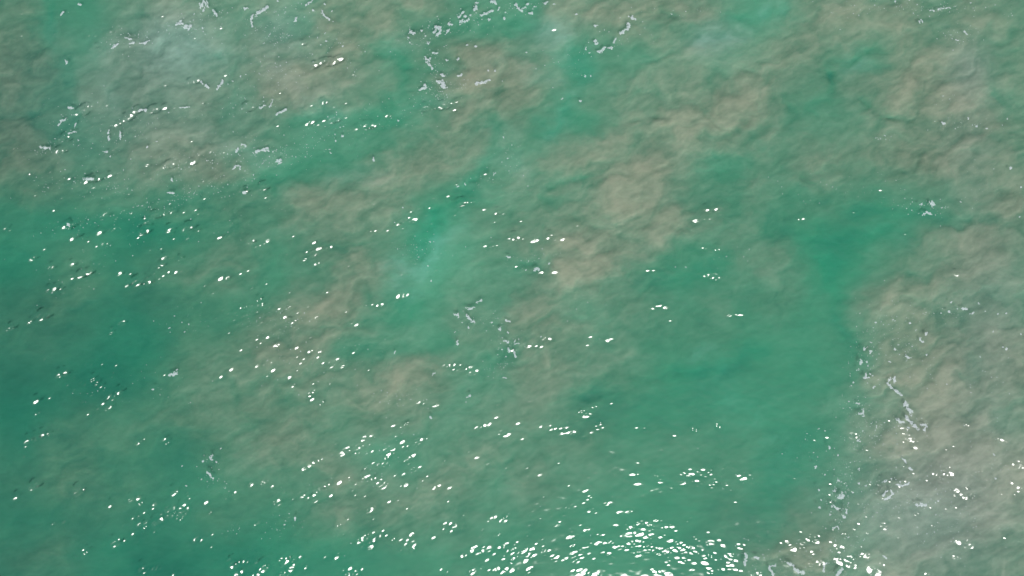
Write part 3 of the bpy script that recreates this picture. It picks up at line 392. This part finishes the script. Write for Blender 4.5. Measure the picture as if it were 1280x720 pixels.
# ------------------------------------------------------------------ foam
def foam_mesh(pts, wd, seed):
    """a lump of froth along a path: thicker in the middle, ragged outline"""
    pts = np.array([((a - 640) * S_, (360 - b) * S_) for a, b in pts]); r = wd * S_ * .84
    c = pts.mean(0); pad = r * 1.7; st = .018
    gx = np.arange(pts[:, 0].min() - pad, pts[:, 0].max() + pad, st); gy = np.arange(pts[:, 1].min() - pad, pts[:, 1].max() + pad, st)
    X, Y = np.meshgrid(gx, gy)
    qx = X + .055 * gnoise(X / .17, Y / .17, seed) + .025 * gnoise(X / .06, Y / .06, seed + 1); qy = Y + .055 * gnoise(X / .17, Y / .17, seed + 2) + .025 * gnoise(X / .06, Y / .06, seed + 3)
    best = np.full(X.shape, 1e9)
    if len(pts) == 1: best = np.hypot((qx - c[0]) * .9, (qy - c[1]) * 1.1)
    for k in range(len(pts) - 1):
        d = pts[k + 1] - pts[k]; L = (d ** 2).sum() + 1e-9
        t = np.clip(((qx - pts[k][0]) * d[0] + (qy - pts[k][1]) * d[1]) / L, 0, 1)
        best = np.minimum(best, np.hypot(qx - pts[k][0] - t * d[0], qy - pts[k][1] - t * d[1]))
    f = r * (1.0 + .95 * gnoise(X / .2 + 5, Y / .2, seed + 4) + .55 * gnoise(X / .085, Y / .085, seed + 5)) - best
    f = f - .45 * r * np.clip(gnoise(X / .07, Y / .07, seed + 8) - .1, 0, 1) * 2
    if wd > 1.6: f = f - .5 * r * np.clip(gnoise(X / .11, Y / .11, seed + 6) - .25, 0, 1) * 2
    ins = f > 0
    q = ins[:-1, :-1] | ins[1:, :-1] | ins[:-1, 1:] | ins[1:, 1:]
    q = q & (np.minimum(np.minimum(f[:-1, :-1], f[1:, 1:]), np.minimum(f[1:, :-1], f[:-1, 1:])) > -.012)
    if not q.any(): return None
    lab = np.full(q.shape, -1); n_ = 0; best_ = (0, 0)      # keep the one largest connected piece
    for j_, i_ in zip(*np.nonzero(q)):
        if lab[j_, i_] >= 0: continue
        stk = [(j_, i_)]; lab[j_, i_] = n_; cnt = 0
        while stk:
            a, b = stk.pop(); cnt += 1
            for c_, d_ in ((a + 1, b), (a - 1, b), (a, b + 1), (a, b - 1)):
                if 0 <= c_ < q.shape[0] and 0 <= d_ < q.shape[1] and q[c_, d_] and lab[c_, d_] < 0: lab[c_, d_] = n_; stk.append((c_, d_))
        best_ = max(best_, (cnt, n_)); n_ += 1
    q = lab == best_[1]
    jj, ii = np.nonzero(q); nx = X.shape[1]; i0 = jj * nx + ii
    F = np.stack([i0, i0 + 1, i0 + 1 + nx, i0 + nx], -1)
    used, inv = np.unique(F, return_inverse=True); F = inv.reshape(F.shape)
    x = X.ravel()[used]; y = Y.ravel()[used]; ff = f.ravel()[used]
    z = zat(x, y) + .006 + .03 * np.sqrt(np.clip(ff, 0, None) / r * .3) * (1 + .2 * gnoise(x / .1, y / .1, seed + 7))
    z0 = float(z.mean())
    co = np.stack([x - c[0], y - c[1], z - z0], -1).astype(np.float32)
    return co, F.astype(np.int32), (c[0], c[1], z0), len(F) * st * st

PLACES = [  # (u, v, name of the place)
 (250,18,'drift under the top edge, far left'),(160,52,'tan cloud in the upper left'),(85,15,'green channel, upper left corner'),
 (90,155,'froth left of the long crest'),(265,103,'short crest over tan water, upper left'),(345,18,'loose drift, top left of middle'),
 (410,55,'sparse sprinkle near the upper left'),(590,20,'dense foam band at the top middle'),(545,38,'left tail of the dense top band'),(665,12,'right end of the dense top band'),
 (560,80,'froth ring over the round tan cloud'),(550,105,'broken line under the round tan cloud'),(765,45,'slanting string near the top'),
 (740,95,'pair under the slanting top string'),(1180,15,'thin line by the upper right corner'),(1200,42,'small froth ring, upper right'),(1210,150,'fringe under upper right cloud'),
 (145,190,'fringe under the long left crest'),(110,220,'glinting streak at the left side'),(300,210,'grey brown upper left water'),(355,140,'gap beside upper left tan patch'),
 (415,180,'pale turquoise water, left of centre'),(85,282,'turquoise water by the left edge'),(600,230,'dark green gap above the middle'),
 (500,262,'cluster of glints left of the middle'),(540,335,'turquoise patch in the middle'),(670,337,'left foot of central cloud'),
 (855,333,'water below the central cloud'),(1165,265,'loose group on right green water'),(1275,240,'water by the right edge'),(215,465,'open green water, lower left centre'),
 (230,408,'dark green water at the left'),(580,395,'hooked group in the middle'),(620,420,'trail below the hooked group'),(585,495,'slivers below bright middle dashes'),
 (490,440,'water left of middle dashes'),(1110,392,'top scatter of the right sand cloud'),(1200,384,'row on the grey water, far right'),(1085,445,'left rim of the right sand cloud'),
 (1130,430,'centre of the right sand cloud'),(1080,480,'green border of right cloud'),(1118,480,'curved streaks on right cloud'),(1145,520,'ragged mass on right cloud'),
 (1080,515,'froth left of the ragged right mass'),(1235,435,'grey water at the far right'),(1190,480,'tan water beside curved streaks'),(1015,540,'green water left of the ragged mass'),
 (262,585,'small group at the lower left'),(360,650,'open green water, lower left'),(1045,620,'upright froth column, lower right'),(1050,660,'lower end of the froth column'),
 (1025,630,'strip left of froth column'),(1110,615,'looped group beside froth column'),(1130,575,'hooks below the ragged right mass'),(1155,630,'grey water beyond looped group'),
 (975,710,'wavy streaks at the bottom edge'),(940,697,'strip beside dense bottom sparkles'),(1035,710,'short streaks at bottom, lower right'),(1250,580,'grey water, lower right corner'),
]
FOAM = []
for k, (pts, wd) in enumerate(parse_tiles(FLECKS, '|')):
    m = foam_mesh(pts, wd, 1000 + 13 * k)
    if m is None: continue
    c = np.mean(np.array(pts), 0); P = np.array(pts); L = np.hypot(*(P.max(0) - P.min(0)))
    d = [math.hypot(c[0] - a, c[1] - b) for a, b, _ in PLACES]
    FOAM.append(dict(m=m, c=c, L=L, w=wd, n=len(pts), pl=int(np.argmin(d)), area=m[3]))
FOAM.sort(key=lambda f: -f['area'])
singles, rest = FOAM[:290], FOAM[290:]
def shape_word(f):
    s = 'tiny' if f['area'] < .012 else 'small' if f['area'] < .03 else 'medium' if f['area'] < .09 else 'large'
    if f['n'] == 1: g = 'roundish'
    elif f['n'] >= 3: g = 'crooked'
    elif f['L'] > 2.2 * f['w']:
        g = 'long thin'
    else: g = 'oval'
    return s + ' ' + g
byk = {}
for f in singles: byk.setdefault(f['pl'], []).append(f)
ORD = ['first', 'second', 'third', 'fourth', 'fifth', 'sixth', 'seventh', 'eighth', 'ninth', 'tenth', 'eleventh', 'twelfth', 'thirteenth', 'fourteenth']
for pl, fs in byk.items():
    sub = {}
    for f in fs: sub.setdefault(shape_word(f), []).append(f)
    for sw, g in sub.items():
        g.sort(key=lambda f: f['c'][0]); n = len(g)
        for i, f in enumerate(g):
            if n == 1: pre = sw + ' foam fleck'
            elif n == 2: pre = ('left' if i == 0 else 'right') + ' one of two %s flecks' % sw
            else: pre = ('leftmost' if i == 0 else 'rightmost' if i == n - 1 else ORD[i] + ' from left') + ' of %s flecks' % sw
            f['label'] = ('%s in %s' % (pre, PLACES[pl][2]))
            if len(f['label'].split()) > 16: print('LONG', f['label'])
for f in singles:
    co, F, loc, _ = f['m']
    o = link("foam_patch", mesh_np("foam_patch", co, F), M_FOAM); o.location = loc
    o["label"] = f['label']; o["category"] = "foam"; o["group"] = "patches of foam floating on the sea"

# ------------------------------------------------------------------ bubbles and specks nobody could count, some painting tiny sun glints as white dots
CL = [(255,25,40,18,60),(215,35,22,10,26),(160,50,34,16,60),(345,25,60,25,110),(350,45,30,12,50),(400,60,50,20,50),(345,90,20,12,30),(580,28,70,22,120),(520,50,22,18,40),(665,8,40,10,30),
 (540,85,26,26,70),(560,105,40,8,40),(545,120,40,14,70),(770,50,40,26,24),(850,15,60,6,16),(725,85,14,30,14),(1110,10,70,12,50),(1190,12,50,8,50),(1040,22,30,20,14),(1200,45,26,14,50),
 (1180,122,20,6,12),(1215,155,50,10,34),(1105,172,16,5,14),(95,150,50,26,60),(150,170,60,20,80),(60,185,30,8,30),(80,225,50,12,46),(140,235,40,14,60),(260,200,80,24,120),(330,195,40,20,60),
 (370,190,50,18,60),(400,160,80,14,50),(460,155,60,18,40),(270,235,60,14,70),(180,260,70,16,40),(100,280,60,8,40),(300,280,60,20,16),(220,250,60,10,40),(340,100,60,30,70),(445,80,30,30,26),
 (300,130,60,14,40),(520,310,30,14,50),(600,228,26,10,20),(640,200,18,30,40),(590,310,30,10,14),(660,325,30,10,26),(620,460,20,8,40),(595,400,26,20,26),(630,430,26,20,30),(650,430,14,8,18),
 (1150,262,40,12,40),(1170,395,60,10,34),(1110,400,40,30,60),(1090,440,30,40,70),(1135,440,14,40,50),(1160,470,10,30,24),(1130,530,40,14,50),(1070,510,20,20,60),(1075,545,30,20,60),(1090,570,50,40,110),
 (1050,620,18,50,120),(1060,690,26,30,60),(1110,620,50,26,90),(1180,610,40,30,60),(1150,660,90,40,80),(1240,560,30,40,40),(1200,665,60,30,30),(1240,470,40,30,22),(260,590,14,22,22),(285,610,8,16,12),
 (285,663,14,5,14),(440,610,90,30,30),(350,660,30,14,26),(480,560,60,30,40),(495,500,40,14,40),(420,460,50,40,40),(350,400,50,20,60),(340,430,40,30,30),(230,400,40,20,20),(200,480,40,30,18),
 (120,490,30,20,10),(1010,560,20,20,20),(900,600,60,14,20),(900,320,40,30,14),(1000,240,60,20,20),(1100,230,60,20,18),(700,390,60,40,12),(80,350,60,30,18),(150,310,60,20,20),(1235,235,40,30,14),
 (960,705,40,14,50),(1000,690,30,20,40),(930,690,20,20,20),(700,60,40,30,12),(640,640,300,60,30),(1265,20,10,30,8)]
vs, fs_ = [], []; nv = 0
for (u0, v0, ru, rv, n) in CL:
    a = math.radians(-14 if u0 < 700 else 0)
    for k in range(int(n * 1.0)):
        du, dv = rs.normal() * ru * .55, rs.normal() * rv * .55
        cu, cv = u0 + du * math.cos(a) - dv * math.sin(a), v0 + du * math.sin(a) + dv * math.cos(a)
        r = (.26 + .5 * rs.rand() ** 3) * S_
        cx, cy = (cu - 640) * S_, (360 - cv) * S_
        if abs(cx) > 34 or abs(cy) > 19.5: continue
        m = 6; th = np.arange(m) / m * 2 * math.pi + rs.rand(); rr = r * (.65 + .6 * rs.rand(m)); el = .6 + .8 * rs.rand()
        px = cx + np.cos(th) * rr * el; py = cy + np.sin(th) * rr / el
        z = zat(px, py) + .003; zc = float(zat(np.array([cx]), np.array([cy]))[0]) + .003 + r * .5
        vs.append(np.concatenate([np.stack([px, py, z], -1), [[cx, cy, zc]]]))
        fs_.append(np.array([[nv + i, nv + (i + 1) % m, nv + m] for i in range(m)])); nv += m + 1
ob = link("foam_glint_specks", mesh_np("foam_glint_specks", np.concatenate(vs).astype(np.float32), np.concatenate(fs_).astype(np.int32)), M_FOAM)
ob["kind"] = "stuff"; ob["label"] = "scattered tiny foam specks on the water, some painted in for small sun glints"; ob["category"] = "foam"
if rest:
    vs, fs_ = [], []; nv = 0
    for f in rest:
        co, F, loc, _ = f['m']; vs.append(co + np.array(loc, np.float32)); fs_.append(F + nv); nv += len(co)
    ob = link("foam_flecks", mesh_np("foam_flecks", np.concatenate(vs).astype(np.float32), np.concatenate(fs_).astype(np.int32)), M_FOAM)
    ob["kind"] = "stuff"; ob["label"] = "smallest loose foam flecks drifting between the larger patches"; ob["category"] = "foam"
